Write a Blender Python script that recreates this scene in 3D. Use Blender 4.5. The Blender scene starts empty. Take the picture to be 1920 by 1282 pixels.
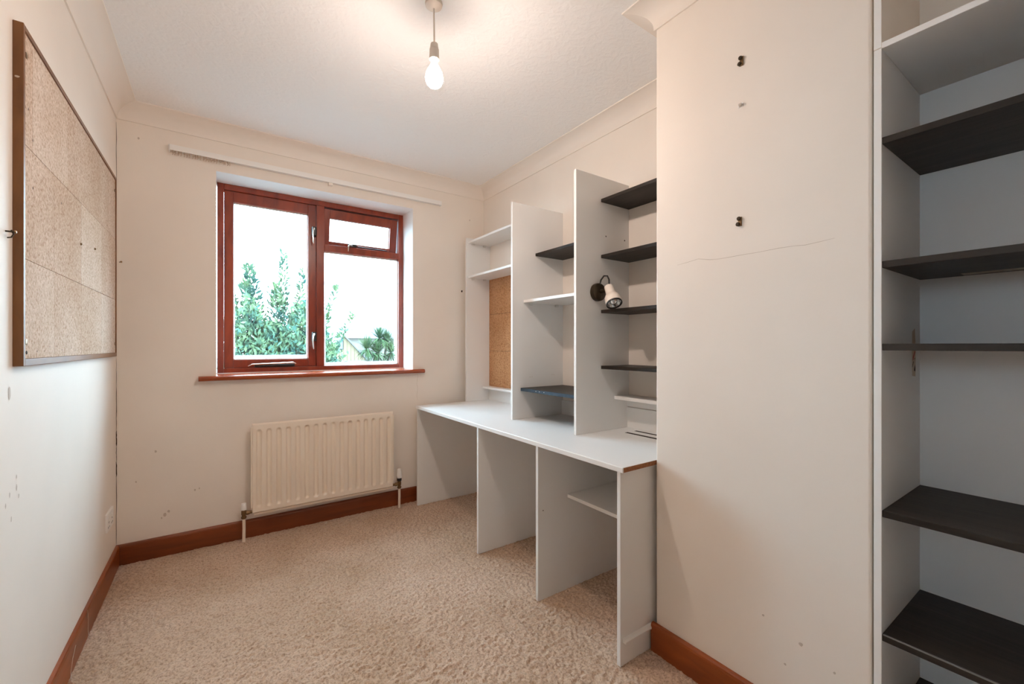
import bpy, bmesh, math, random
import numpy as np
from mathutils import Vector, Matrix

random.seed(7); RNG = np.random.default_rng(7)
S = bpy.context.scene
COL = S.collection

# ------------------------------------------------------------------ camera
F_PX, YAW, CAM_Z = 798.0, math.atan(554 / 798.0), 1.14
cam_d = bpy.data.cameras.new('camera'); cam = bpy.data.objects.new('camera', cam_d); COL.objects.link(cam)
cam.location = (0, 0, CAM_Z); cam.rotation_euler = (math.pi / 2, 0, -YAW)
cam_d.sensor_width = 36; cam_d.lens = F_PX / 1920 * 36; cam_d.shift_y = 7 / 1920; cam_d.clip_start = 0.02; cam_d.clip_end = 500
S.camera = cam

# ------------------------------------------------------------------ sky and exposure
W = bpy.data.worlds.new('overcast_sky'); S.world = W; W.use_nodes = True
bg = W.node_tree.nodes['Background']
bg.inputs['Color'].default_value = (0.62, 0.85, 1.03, 1); bg.inputs['Strength'].default_value = 21.5
S.view_settings.view_transform = 'Standard'; S.view_settings.look = 'None'
S.view_settings.exposure = 0.07; S.view_settings.gamma = 1.0; S.view_settings.use_curve_mapping = False
S.cycles.max_bounces = 14; S.cycles.diffuse_bounces = 8; S.cycles.transparent_max_bounces = 12
S.cycles.caustics_reflective = False; S.cycles.caustics_refractive = False; S.cycles.sample_clamp_indirect = 6
BULB_COLOR, BULB_STRENGTH = (1.0, 0.82, 0.71, 1), 645.0

# ------------------------------------------------------------------ room dimensions (metres, camera over the origin)
XL, XR, YB, YF, ZC = -0.428, 1.79, 2.983, -0.62, 2.40
BX, BY0, BY1 = 1.35, 0.363, 1.00                    # chimney breast: face X, near end, far end
WX0, WX1, WZ0, WZ1, WY = -0.003, 1.186, 0.962, 2.147, 3.18   # window opening, frame plane

# ------------------------------------------------------------------ material helpers
def mat(name, color, rough=0.5, metal=0.0, spec=0.5, emis=None):
    m = bpy.data.materials.new(name); m.use_nodes = True
    b = m.node_tree.nodes['Principled BSDF']
    b.inputs['Base Color'].default_value = (*color, 1); b.inputs['Roughness'].default_value = rough
    b.inputs['Metallic'].default_value = metal; b.inputs['Specular IOR Level'].default_value = spec
    if emis: b.inputs['Emission Color'].default_value = emis[0]; b.inputs['Emission Strength'].default_value = emis[1]
    return m
def nd(m, t, **kw):
    n = m.node_tree.nodes.new(t)
    for k, v in kw.items():
        if k in n.inputs: n.inputs[k].default_value = v
        else: setattr(n, k, v)
    return n
def lk(m, a, b): m.node_tree.links.new(a, b)
def bsdf(m): return m.node_tree.nodes['Principled BSDF']
def coords(m, scale=(1, 1, 1), kind='Object'):
    t = nd(m, 'ShaderNodeTexCoord'); mp = nd(m, 'ShaderNodeMapping'); mp.inputs['Scale'].default_value = scale
    lk(m, t.outputs[kind], mp.inputs['Vector']); return mp.outputs['Vector']
def ramp(m, src, stops):
    r = nd(m, 'ShaderNodeValToRGB'); e = r.color_ramp.elements
    while len(e) < len(stops): e.new(0.5)
    for i, (p, c) in enumerate(stops): e[i].position = p; e[i].color = (*c, 1) if len(c) == 3 else c
    lk(m, src, r.inputs['Fac']); return r.outputs['Color']
def noise(m, vec, scale, detail=4, rough=0.5, dist=0.0):
    n = nd(m, 'ShaderNodeTexNoise'); n.inputs['Scale'].default_value = scale; n.inputs['Detail'].default_value = detail
    n.inputs['Roughness'].default_value = rough; n.inputs['Distortion'].default_value = dist
    lk(m, vec, n.inputs['Vector']); return n.outputs['Fac']
def bump(m, src, strength=0.2, dist=0.01):
    b = nd(m, 'ShaderNodeBump'); b.inputs['Strength'].default_value = strength; b.inputs['Distance'].default_value = dist
    lk(m, src, b.inputs['Height']); lk(m, b.outputs['Normal'], bsdf(m).inputs['Normal'])
def mix(m, fac, a, b, mode='MIX'):
    n = nd(m, 'ShaderNodeMix'); n.data_type = 'RGBA'; n.blend_type = mode
    if isinstance(fac, float): n.inputs[0].default_value = fac
    else: lk(m, fac, n.inputs[0])
    for s, i in ((a, 6), (b, 7)):
        if isinstance(s, tuple): n.inputs[i].default_value = (*s, 1)
        else: lk(m, s, n.inputs[i])
    return n.outputs[2]

def paint(name, c, var=0.03, rough=0.6, bs=0.05):
    m = mat(name, c, rough, spec=0.3); v = coords(m)
    n = noise(m, v, 2.3, 3); hi = tuple(min(1, x * (1 + var)) for x in c); lo = tuple(x * (1 - var) for x in c)
    lk(m, ramp(m, n, [(0.3, lo), (0.7, hi)]), bsdf(m).inputs['Base Color'])
    bump(m, noise(m, v, 90, 3), bs, 0.004); return m
def wood(name, dark, light, scale, rough=0.35, bs=0.08, axis_scale=(1, 1, 1)):
    m = mat(name, light, rough); v = coords(m, axis_scale)
    n = noise(m, v, scale, 6, 0.6, 0.6)
    lk(m, ramp(m, n, [(0.32, dark), (0.68, light)]), bsdf(m).inputs['Base Color'])
    bump(m, n, bs, 0.003); return m

M = {}
M['wall'] = paint('wall_paint', (0.86, 0.795, 0.725))
M['cove'] = paint('cove_paint', (0.87, 0.81, 0.745), 0.01, 0.55, 0.02)
M['reveal'] = paint('reveal_paint', (0.86, 0.86, 0.85), 0.02)
M['white'] = paint('white_laminate', (0.83, 0.83, 0.82), 0.015, 0.38, 0.02)
M['edge'] = paint('white_edge_band', (0.86, 0.86, 0.85), 0.01, 0.35, 0.01)
M['desk'] = paint('desk_laminate', (0.80, 0.81, 0.81), 0.012, 0.30, 0.01)
M['rad'] = paint('radiator_enamel', (0.87, 0.76, 0.64), 0.02, 0.35, 0.01)
M['plastic'] = mat('white_plastic', (0.90, 0.89, 0.87), 0.35)
M['holder'] = mat('pendant_plastic', (0.62, 0.55, 0.48), 0.45)
M['clear'] = mat('clear_plastic', (0.75, 0.75, 0.73), 0.2)
M['black'] = mat('black_plastic', (0.012, 0.012, 0.012), 0.4)
M['bronze'] = mat('dark_bronze', (0.05, 0.035, 0.02), 0.35, 0.6)
M['brass'] = mat('tarnished_brass', (0.22, 0.13, 0.06), 0.4, 0.8)
M['steel'] = mat('worn_steel', (0.55, 0.52, 0.48), 0.3, 0.9)
M['silver'] = mat('handle_silver', (0.75, 0.74, 0.70), 0.25, 0.9)
M['hole'] = mat('dark_hole', (0.02, 0.012, 0.008), 0.9)
M['crack'] = mat('crack_line', (0.50, 0.41, 0.34), 0.9)
M['scuff'] = mat('scuff_mark', (0.58, 0.50, 0.43), 0.9)
M['worn'] = mat('worn_laminate', (0.17, 0.16, 0.15), 0.5)
M['red'] = mat('red_print', (0.35, 0.03, 0.02), 0.5)
M['tape'] = mat('brown_tape', (0.30, 0.24, 0.17), 0.4)
M['paper'] = mat('torn_paper', (0.58, 0.47, 0.38), 0.8)
M['reflector'] = mat('lamp_reflector', (0.75, 0.78, 0.80), 0.12, 1.0)
M['creamlamp'] = mat('cream_lamp_enamel', (0.84, 0.77, 0.70), 0.3)
M['chip'] = wood('raw_chipboard', (0.17, 0.055, 0.018), (0.36, 0.13, 0.045), 120, 0.8, 0.2)
M['window'] = wood('window_timber', (0.15, 0.018, 0.006), (0.29, 0.040, 0.011), 14, 0.28, 0.05, (1, 1, 0.25))
M['sill'] = wood('sill_timber', (0.24, 0.042, 0.010), (0.38, 0.075, 0.018), 14, 0.25, 0.05, (0.2, 1, 1))
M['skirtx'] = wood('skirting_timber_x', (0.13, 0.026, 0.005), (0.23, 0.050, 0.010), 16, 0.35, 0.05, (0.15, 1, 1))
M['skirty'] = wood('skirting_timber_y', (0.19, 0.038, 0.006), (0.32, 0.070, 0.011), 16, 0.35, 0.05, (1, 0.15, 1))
M['frame'] = wood('board_frame_timber', (0.15, 0.052, 0.010), (0.22, 0.085, 0.018), 20, 0.4, 0.05, (1, 0.3, 0.3))
M['dark'] = wood('dark_ash_laminate', (0.012, 0.009, 0.007), (0.034, 0.025, 0.019), 40, 0.50, 0.25, (1, 0.10, 1))
bsdf(M['dark']).inputs['Specular IOR Level'].default_value = 0.28
M['blueedge'] = wood('blue_black_edge', (0.015, 0.035, 0.06), (0.03, 0.06, 0.09), 30, 0.35, 0.1)

# textured ceiling (swirled artex)
m = M['ceiling'] = mat('artex_ceiling', (0.91, 0.915, 0.915), 0.75, spec=0.2); v = coords(m)
n1 = noise(m, v, 5.0, 2, 0.5, 3.5); n2 = noise(m, v, 26, 4, 0.6, 2.5)
wv = nd(m, 'ShaderNodeTexWave'); wv.wave_type = 'RINGS'; wv.inputs['Scale'].default_value = 7; wv.inputs['Distortion'].default_value = 14
wv.inputs['Detail'].default_value = 3; wv.inputs['Detail Scale'].default_value = 2.2; lk(m, v, wv.inputs['Vector'])
a = nd(m, 'ShaderNodeMath', operation='MULTIPLY'); lk(m, wv.outputs['Fac'], a.inputs[0]); lk(m, n1, a.inputs[1])
b2 = nd(m, 'ShaderNodeMath', operation='ADD'); lk(m, a.outputs[0], b2.inputs[0]); lk(m, n2, b2.inputs[1])
bump(m, b2.outputs[0], 0.22, 0.006)

# carpet
m = M['carpet'] = mat('twist_pile_carpet', (0.42, 0.30, 0.21), 1.0, spec=0.05); v = coords(m)
n1 = noise(m, v, 1.7, 3, 0.55, 0.4); n2 = noise(m, v, 125, 4, 0.75)
base = ramp(m, n1, [(0.30, (0.51, 0.345, 0.23)), (0.70, (0.67, 0.49, 0.37))])
fine = ramp(m, n2, [(0.30, (0.40, 0.34, 0.29)), (0.54, (1.0, 1.0, 1.0))])  # dark flecks put the shade of crevices between tufts into the colour
lk(m, mix(m, 1.0, base, fine, 'MULTIPLY'), bsdf(m).inputs['Base Color'])
bump(m, noise(m, v, 260, 3, 0.7), 0.5, 0.006)
bsdf(m).inputs['Sheen Weight'].default_value = 0.15

M['carpet_flat'] = paint('added_landing_carpet', (0.50, 0.38, 0.28), 0.05, 1.0)
# cork
def cork(name, lo, hi, fleck):
    m = mat(name, hi, 0.9, spec=0.1); v = coords(m)
    n1 = noise(m, v, 2.6, 3); n2 = noise(m, v, 110, 4, 0.75)
    vo = nd(m, 'ShaderNodeTexVoronoi'); vo.inputs['Scale'].default_value = 160; lk(m, v, vo.inputs['Vector'])
    base = ramp(m, n1, [(0.35, lo), (0.65, hi)])
    fl = ramp(m, n2, [(0.33, fleck), (0.52, (1, 1, 1))])
    sp = nd(m, 'ShaderNodeSeparateColor'); lk(m, vo.outputs['Color'], sp.inputs[0])
    gr = ramp(m, sp.outputs[0], [(0.0, (0.80, 0.76, 0.70)), (1.0, (1.0, 1.0, 1.0))])
    lk(m, mix(m, 1.0, mix(m, 1.0, base, fl, 'MULTIPLY'), gr, 'MULTIPLY'), bsdf(m).inputs['Base Color'])
    bump(m, n2, 0.25, 0.003); return m
M['cork1'] = cork('faded_cork', (0.60, 0.44, 0.33), (0.72, 0.58, 0.48), (0.62, 0.50, 0.42))
M['cork2'] = cork('pale_cork', (0.66, 0.51, 0.40), (0.75, 0.63, 0.54), (0.68, 0.57, 0.49))
M['cork3'] = cork('brown_cork', (0.50, 0.25, 0.12), (0.62, 0.34, 0.18), (0.52, 0.38, 0.28))

# window glass with condensation towards the edges of each pane
def glass(name):
    m = bpy.data.materials.new(name); m.use_nodes = True; nt = m.node_tree; nt.nodes.clear()
    out = nt.nodes.new('ShaderNodeOutputMaterial'); tr = nt.nodes.new('ShaderNodeBsdfTransparent'); tr.inputs[0].default_value = (0.96, 0.985, 0.98, 1)
    gl = nt.nodes.new('ShaderNodeBsdfGlossy'); gl.inputs['Roughness'].default_value = 0.02
    mx = nt.nodes.new('ShaderNodeMixShader'); mx.inputs[0].default_value = 0.05
    lk(m, tr.outputs[0], mx.inputs[1]); lk(m, gl.outputs[0], mx.inputs[2])
    tc = nt.nodes.new('ShaderNodeTexCoord'); sp = nt.nodes.new('ShaderNodeSeparateXYZ'); lk(m, tc.outputs['Generated'], sp.inputs[0])
    def edge(sock, w):      # 1 at the pane edge, 0 inside
        d = nd(m, 'ShaderNodeMath', operation='SUBTRACT'); d.inputs[1].default_value = 0.5; lk(m, sock, d.inputs[0])
        ab = nd(m, 'ShaderNodeMath', operation='ABSOLUTE'); lk(m, d.outputs[0], ab.inputs[0])
        mr = nd(m, 'ShaderNodeMapRange'); mr.inputs[1].default_value = 0.5 - w; mr.inputs[2].default_value = 0.5; lk(m, ab.outputs[0], mr.inputs[0])
        return mr.outputs[0]
    lo = nd(m, 'ShaderNodeMapRange'); lo.inputs[1].default_value = 0.035; lo.inputs[2].default_value = 0.0; lk(m, sp.outputs['Z'], lo.inputs[0])
    e = nd(m, 'ShaderNodeMath', operation='MAXIMUM'); lk(m, edge(sp.outputs['X'], 0.035), e.inputs[0]); lk(m, lo.outputs[0], e.inputs[1])
    pw = nd(m, 'ShaderNodeMath', operation='MULTIPLY'); pw.inputs[1].default_value = 0.5; lk(m, e.outputs[0], pw.inputs[0])
    mist = nt.nodes.new('ShaderNodeBsdfTranslucent'); mist.inputs[0].default_value = (0.85, 0.9, 0.92, 1)
    m2 = nt.nodes.new('ShaderNodeMixShader'); lk(m, pw.outputs[0], m2.inputs[0]); lk(m, mx.outputs[0], m2.inputs[1]); lk(m, mist.outputs[0], m2.inputs[2])
    lk(m, m2.outputs[0], out.inputs[0]); return m
M['glass'] = glass('misted_glass')
M['darkglass'] = mat('dark_window_glass', (0.05, 0.06, 0.07), 0.1)

# outdoors
def leaf(name, c1, c2, sc):
    m = mat(name, c1, 0.7, spec=0.06); v = coords(m); n = noise(m, v, sc, 2)
    lk(m, ramp(m, n, [(0.35, c1), (0.65, c2)]), bsdf(m).inputs['Base Color'])
    return m
M['leaf'] = leaf('glossy_tree_leaf', (0.024, 0.066, 0.056), (0.082, 0.125, 0.060), 5.0)
M['palmleaf'] = leaf('palm_blade', (0.020, 0.052, 0.028), (0.060, 0.098, 0.040), 1.5)
M['bark'] = wood('branch_bark', (0.05, 0.045, 0.035), (0.10, 0.085, 0.06), 30, 0.9, 0.3)
M['clad'] = wood('yellow_cladding', (0.125, 0.098, 0.055), (0.15, 0.12, 0.072), 2, 0.8, 0.1, (4, 1, 0.1))
M['slate'] = wood('grey_roof_tile', (0.075, 0.078, 0.086), (0.10, 0.102, 0.11), 6, 0.8, 0.2)
M['render'] = paint('pale_render', (0.17, 0.16, 0.14), 0.04, 0.8)
M['ground'] = wood('wet_gravel', (0.10, 0.105, 0.10), (0.16, 0.165, 0.16), 1.2, 0.95, 0.3)
M['fence'] = wood('weathered_grey_fence', (0.020, 0.024, 0.028), (0.035, 0.040, 0.045), 8, 0.8, 0.2)

# ------------------------------------------------------------------ object helpers
WLOC = {}
def thing(name, label, cat, loc=(0, 0, 0), group=None):
    o = bpy.data.objects.new(name, None); COL.objects.link(o); o.location = loc; o.empty_display_size = 0.1
    o['label'] = label; o['category'] = cat
    if group: o['group'] = group
    WLOC[o.name] = Vector(loc); return o
def tag(o, label=None, cat=None, group=None, kind=None):
    if label: o['label'] = label
    if cat: o['category'] = cat
    if group: o['group'] = group
    if kind: o['kind'] = kind
    return o
def link(name, me, mats, parent=None, smooth=False):
    if not isinstance(mats, (list, tuple)): mats = [mats]
    for x in mats: me.materials.append(M[x] if isinstance(x, str) else x)
    o = bpy.data.objects.new(name, me); COL.objects.link(o)
    if parent is not None:
        off = WLOC[parent.name]; me.transform(Matrix.Translation(-off)); o.parent = parent; WLOC[o.name] = off
    else: WLOC[o.name] = Vector((0, 0, 0))
    if smooth:
        for p in me.polygons: p.use_smooth = True
    return o
def obj(name, bm, mats, parent=None, smooth=False):
    bmesh.ops.recalc_face_normals(bm, faces=bm.faces)
    me = bpy.data.meshes.new(name); bm.to_mesh(me); bm.free(); return link(name, me, mats, parent, smooth)
def pyd(name, v, f, mats, parent=None, smooth=False):
    me = bpy.data.meshes.new(name); me.from_pydata([tuple(p) for p in v], [], f); me.update(); return link(name, me, mats, parent, smooth)
def add_box(bm, x0, x1, y0, y1, z0, z1, bev=0.0, mi=0):
    vs = [bm.verts.new((x, y, z)) for x in (x0, x1) for y in (y0, y1) for z in (z0, z1)]
    fs = [bm.faces.new([vs[i] for i in q]) for q in ((0, 1, 3, 2), (4, 6, 7, 5), (0, 4, 5, 1), (2, 3, 7, 6), (0, 2, 6, 4), (1, 5, 7, 3))]
    for f in fs: f.material_index = mi
    if bev > 0:
        es = list({e for f in fs for e in f.edges})
        bmesh.ops.bevel(bm, geom=es, offset=bev, segments=2, profile=0.5, affect='EDGES')
def box(name, x0, x1, y0, y1, z0, z1, m, parent=None, bev=0.0):
    bm = bmesh.new(); add_box(bm, x0, x1, y0, y1, z0, z1, bev); return obj(name, bm, m, parent)
def board(name, x0, x1, y0, y1, z0, z1, m, edge, parent, front='x0', bev=0.0008):
    """a sheet board whose front edge carries its own edge band (second material)"""
    bm = bmesh.new(); add_box(bm, x0, x1, y0, y1, z0, z1)
    bm.normal_update()
    for f in bm.faces:
        c = f.calc_center_median()
        if (front == 'x0' and abs(c.x - x0) < 1e-6) or (front == 'y0' and abs(c.y - y0) < 1e-6): f.material_index = 1
    if bev: bmesh.ops.bevel(bm, geom=list(bm.edges), offset=bev, segments=1, affect='EDGES')
    return obj(name, bm, [m, edge], parent)
def frame_of(d):
    d = Vector(d).normalized(); up = Vector((0, 0, 1)) if abs(d.z) < 0.9 else Vector((1, 0, 0))
    a = d.cross(up).normalized(); return d, a, d.cross(a).normalized()
def add_lathe(bm, base, axis, prof, seg=20, cap=True, mi=0):
    """prof: (distance along axis, radius) pairs"""
    base = Vector(base); d, a, b = frame_of(axis); rings = []
    for t, r in prof:
        rings.append([bm.verts.new(base + d * t + (a * math.cos(k * 2 * math.pi / seg) + b * math.sin(k * 2 * math.pi / seg)) * max(r, 1e-5)) for k in range(seg)])
    for i in range(len(rings) - 1):
        for k in range(seg):
            f = bm.faces.new((rings[i][k], rings[i][(k + 1) % seg], rings[i + 1][(k + 1) % seg], rings[i + 1][k])); f.material_index = mi
    if cap:
        for r in (rings[0], rings[-1]): bm.faces.new(r).material_index = mi
def lathe(name, base, axis, prof, m, parent=None, seg=20, cap=True, smooth=True):
    bm = bmesh.new(); add_lathe(bm, base, axis, prof, seg, cap); o = obj(name, bm, m, parent, smooth); sharp(o); return o
def sharp(o, ang=0.6):
    me = o.data
    for p in me.polygons: p.use_smooth = True
    try: me.set_sharp_from_angle(angle=ang)
    except Exception: pass
def add_tube(bm, pts, r, seg=8, mi=0):
    pts = [Vector(p) for p in pts]; rings = []
    rr = r if isinstance(r, (list, tuple)) else [r] * len(pts)
    _, a, b = frame_of(pts[1] - pts[0])
    for i, p in enumerate(pts):
        d = (pts[min(i + 1, len(pts) - 1)] - pts[max(i - 1, 0)]).normalized()
        a = (a - d * a.dot(d)).normalized(); b = d.cross(a)
        rings.append([bm.verts.new(p + (a * math.cos(k * 2 * math.pi / seg) + b * math.sin(k * 2 * math.pi / seg)) * rr[i]) for k in range(seg)])
    for i in range(len(rings) - 1):
        for k in range(seg):
            bm.faces.new((rings[i][k], rings[i][(k + 1) % seg], rings[i + 1][(k + 1) % seg], rings[i + 1][k])).material_index = mi
    bm.faces.new(rings[0]); bm.faces.new(rings[-1])
def tube(name, pts, r, m, parent=None, seg=10):
    bm = bmesh.new(); add_tube(bm, pts, r, seg); o = obj(name, bm, m, parent); sharp(o); return o
def prism(name, poly, axis, t0, t1, m, parent=None):
    """extrude a 2-D polygon; axis 'x': poly is (y,z), 'y': (x,z), 'z': (x,y)"""
    def P(p, t): return {'x': (t, p[0], p[1]), 'y': (p[0], t, p[1]), 'z': (p[0], p[1], t)}[axis]
    n = len(poly); v = [P(p, t0) for p in poly] + [P(p, t1) for p in poly]
    f = [list(range(n))[::-1], list(range(n, 2 * n))] + [[i, (i + 1) % n, n + (i + 1) % n, n + i] for i in range(n)]
    bm = bmesh.new(); vs = [bm.verts.new(p) for p in v]
    for q in f: bm.faces.new([vs[i] for i in q])
    return obj(name, bm, m, parent)
def struct(o, label, cat): return tag(o, label, cat, kind='structure')

# ------------------------------------------------------------------ room shell
# carpet: real tufts, fine where the camera sees them
def blur(a, k):
    for ax in (0, 1):
        a = sum(np.roll(a, s, ax) for s in range(-k, k + 1)) / (2 * k + 1)
    return a
def carpet():
    st = 0.0048; nx = int((XR - XL) / st) + 1; ny = int((YB - 0.30) / st) + 1
    xs = np.linspace(XL, XR, nx); ys = np.linspace(0.30, YB, ny)
    w = RNG.standard_normal((nx, ny))
    h = w * .35 + blur(w, 1) * 2.2 + blur(RNG.standard_normal((nx, ny)), 3) * 1.6
    h = np.tanh(h * 1.1) * 0.0036 + blur(RNG.standard_normal((nx, ny)), 14) * 0.004
    h[0, :] = h[-1, :] = h[:, 0] = h[:, -1] = 0
    X, Y = np.meshgrid(xs, ys, indexing='ij')
    X = X + RNG.standard_normal((nx, ny)) * 0.0009; Y = Y + RNG.standard_normal((nx, ny)) * 0.0009
    co = np.stack([X, Y, np.minimum(h, 0.006)], -1).reshape(-1, 3)
    i = np.arange(nx * ny).reshape(nx, ny)
    q = np.stack([i[:-1, :-1], i[1:, :-1], i[1:, 1:], i[:-1, 1:]], -1).reshape(-1, 4)
    n0 = len(co)
    extra = np.array([(XL, YF, 0), (XR, YF, 0), (XR, 0.30, 0), (XL, 0.30, 0)])
    co = np.vstack([co, extra]); q = np.vstack([q, [[n0, n0 + 1, n0 + 2, n0 + 3]]])
    me = bpy.data.meshes.new('floor'); me.vertices.add(len(co)); me.vertices.foreach_set('co', co.ravel())
    me.loops.add(q.size); me.loops.foreach_set('vertex_index', q.ravel().astype(np.int32))
    me.polygons.add(len(q)); me.polygons.foreach_set('loop_start', np.arange(0, q.size, 4, dtype=np.int32))
    me.update(calc_edges=True); me.validate()
    return link('floor', me, 'carpet', None, True)
struct(carpet(), 'beige brown twist pile carpet covering the whole floor', 'floor')
struct(box('ceiling', XL - .1, XR + .1, YF - .1, YB + .3, ZC, ZC + .1, 'ceiling'), 'white swirl textured ceiling', 'ceiling')
DY0, DY1, DZ1 = -.50, .26, 1.98                    # unseen doorway added beside the viewpoint to let fill light in
bm = bmesh.new()
for ya, yb, za, zb in ((-1.4, DY0, -.05, ZC), (DY1, YB + .3, -.05, ZC), (DY0, DY1, DZ1, ZC)): add_box(bm, XL - .12, XL, ya, yb, za, zb)
struct(obj('wall_left', bm, 'wall'), 'cream painted left wall carrying the cork board', 'wall')
# unseen landing, added so daylight from its small window brightens the tall shelves
LX = -1.75
struct(box('floor_added_landing', LX - .1, XL - .12, -1.3, 1.1, -.05, 0, 'carpet_flat'), 'beige carpet of the unseen landing added for fill light', 'floor')
struct(box('ceiling_added_landing', LX - .1, XL - .12, -1.4, 1.2, ZC, ZC + .1, 'ceiling'), 'white ceiling of the unseen landing added for fill light', 'ceiling')
bm = bmesh.new()
for ya, yb, za, zb in ((-1.4, -.27, -.05, ZC), (.03, 1.2, -.05, ZC), (-.27, .03, -.05, 1.35), (-.27, .03, 1.85, ZC)): add_box(bm, LX - .15, LX, ya, yb, za, zb)
struct(obj('wall_added_landing', bm, 'wall'), 'cream wall of the added unseen landing with a small opening for fill daylight', 'wall')
bm = bmesh.new(); add_box(bm, LX, XL - .12, -1.4, -1.3, -.05, ZC); add_box(bm, LX, XL - .12, 1.1, 1.2, -.05, ZC)
struct(obj('wall_added_landing_ends', bm, 'wall'), 'cream end walls of the unseen landing added for fill light', 'wall')
bm = bmesh.new()
for ya, yb, za, zb in ((DY0 - .06, DY0 + .015, 0, DZ1 + .06), (DY1 - .015, DY1 + .06, 0, DZ1 + .06), (DY0 + .015, DY1 - .015, DZ1 - .015, DZ1 + .06)): add_box(bm, XL - .135, XL + .015, ya, yb, za, zb, .004)
struct(obj('trim_6', bm, 'skirty'), 'stained timber casing around the unseen doorway added for fill light', 'door casing')
wl = bpy.data.objects['wall_left']
bm = bmesh.new(); T = 0.30
for x0, x1, z0, z1 in ((XL, WX0, -.05, ZC), (WX1, XR + .12, -.05, ZC), (WX0, WX1, -.05, WZ0), (WX0, WX1, WZ1, ZC)): add_box(bm, x0, x1, YB, YB + T, z0, z1)
wb = struct(obj('wall_back', bm, 'wall'), 'cream painted back wall with the window opening', 'wall')
# painted reveal linings of the window opening
bm = bmesh.new()
add_box(bm, WX0, WX1, YB + .001, WY, WZ1 - .002, WZ1); add_box(bm, WX0 - .0005, WX0 + .002, YB + .001, WY, WZ0, WZ1); add_box(bm, WX1 - .002, WX1, YB + .001, WY, WZ0, WZ1)
obj('reveal_lining', bm, 'reveal', wb)
wr = struct(box('wall_right', XR, XR + .12, YF, YB, -.05, ZC, 'wall'), 'cream painted right wall behind desk and shelving', 'wall')
struct(box('wall_front', XL - .12, XR + .12, YF - .12, YF, -.05, ZC, 'wall'), 'cream painted wall behind the viewpoint', 'wall')
bm = bmesh.new(); add_box(bm, BX, XR, BY0, BY1, -.02, ZC)
es = [e for e in bm.edges if all(abs(v.co.x - BX) < 1e-6 for v in e.verts) and abs(e.verts[0].co.z - e.verts[1].co.z) > 1]
bmesh.ops.bevel(bm, geom=es, offset=0.006, segments=3, profile=0.5, affect='EDGES')
wc = struct(obj('wall_breast', bm, 'wall'), 'cream painted chimney breast projecting between desk and tall shelves', 'wall')

# coving
def cove(n, p0, p1, inward, e0, e1, label):
    """p0->p1 along the wall foot line of the ceiling; e = +1 internal mitre, -1 external mitre, 0 square"""
    D, H, L = 0.088, 0.083, 0.006
    prof = [(0, -H), (L, -H), (L, -H + L)]
    for k in range(1, 12):
        t = k / 12 * math.pi / 2; prof.append((D - (D - L) * math.cos(t), -H + L + (H - 2 * L) * math.sin(t)))
    prof += [(D - 0.001, -L), (D, -L), (D, 0), (0, 0)]
    p0, p1, inw = Vector((*p0, ZC)), Vector((*p1, ZC)), Vector((*inward, 0)); d = (p1 - p0).normalized()
    N = len(prof); v = [p0 + inw * a + d * (a * e0) + Vector((0, 0, z)) for a, z in prof] + [p1 + inw * a - d * (a * e1) + Vector((0, 0, z)) for a, z in prof]
    bm = bmesh.new(); vs = [bm.verts.new(x) for x in v]
    for i in range(N): bm.faces.new((vs[i], vs[(i + 1) % N], vs[N + (i + 1) % N], vs[N + i]))
    bm.faces.new(vs[:N]); bm.faces.new(vs[N:])
    o = obj('trim_%d' % n, bm, 'cove'); sharp(o, 0.5); return struct(o, label, 'coving')
cove(1, (XL, YF), (XL, YB), (1, 0), 1, 1, 'concave plaster coving along the left wall above the cork board')
cove(2, (XL, YB), (XR, YB), (0, -1), 1, 1, 'concave plaster coving above the window wall')
cove(3, (XR, YB), (XR, BY1), (-1, 0), 1, 1, 'concave plaster coving above the desk shelving')
cove(4, (XR, BY1), (BX, BY1), (0, 1), 1, -1, 'short plaster coving on the far side of the chimney breast')
cove(5, (BX, BY1), (BX, BY0), (-1, 0), -1, 0, 'plaster coving along the face of the chimney breast')

# skirting boards
def skirt(name, poly_axis, poly, t0, t1, m, label): return struct(prism(name, poly, poly_axis, t0, t1, m), label, 'skirting board')
def sk(o, s, h=0.106):       # profile with rounded top, o = wall plane, s = direction into the room
    return [(o, 0), (o + s * .015, 0), (o + s * .015, h - .014), (o + s * .0135, h - .006), (o + s * .010, h - .001), (o + s * .006, h), (o, h)]
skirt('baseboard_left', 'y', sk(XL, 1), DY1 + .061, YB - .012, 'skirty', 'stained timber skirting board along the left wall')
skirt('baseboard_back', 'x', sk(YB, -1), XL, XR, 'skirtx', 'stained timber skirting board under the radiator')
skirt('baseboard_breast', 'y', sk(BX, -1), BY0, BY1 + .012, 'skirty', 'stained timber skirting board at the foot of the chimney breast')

# small marks and cracks that belong to the walls
def ribbon(name, pts, width, nrm, m, parent, lift=0.0006):
    pts = [Vector(p) for p in pts]; n = Vector(nrm); v, f = [], []
    for i, p in enumerate(pts):
        d = (pts[min(i + 1, len(pts) - 1)] - pts[max(i - 1, 0)]).normalized(); s = d.cross(n).normalized()
        w = width * (0.35 if i in (0, len(pts) - 1) else random.uniform(0.6, 1.1))
        v += [p + s * w / 2 + n * lift, p - s * w / 2 + n * lift]
    for i in range(len(pts) - 1): f.append((2 * i, 2 * i + 2, 2 * i + 3, 2 * i + 1))
    return pyd(name, v, f, m, parent)
def jitter(p0, p1, n, amp):
    p0, p1 = Vector(p0), Vector(p1); out = []
    for i in range(n + 1):
        q = p0.lerp(p1, i / n)
        if 0 < i < n: q = q + Vector([random.uniform(-amp, amp) if abs(p1[k] - p0[k]) < 1e9 else 0 for k in range(3)])
        out.append(q)
    return out
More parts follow.
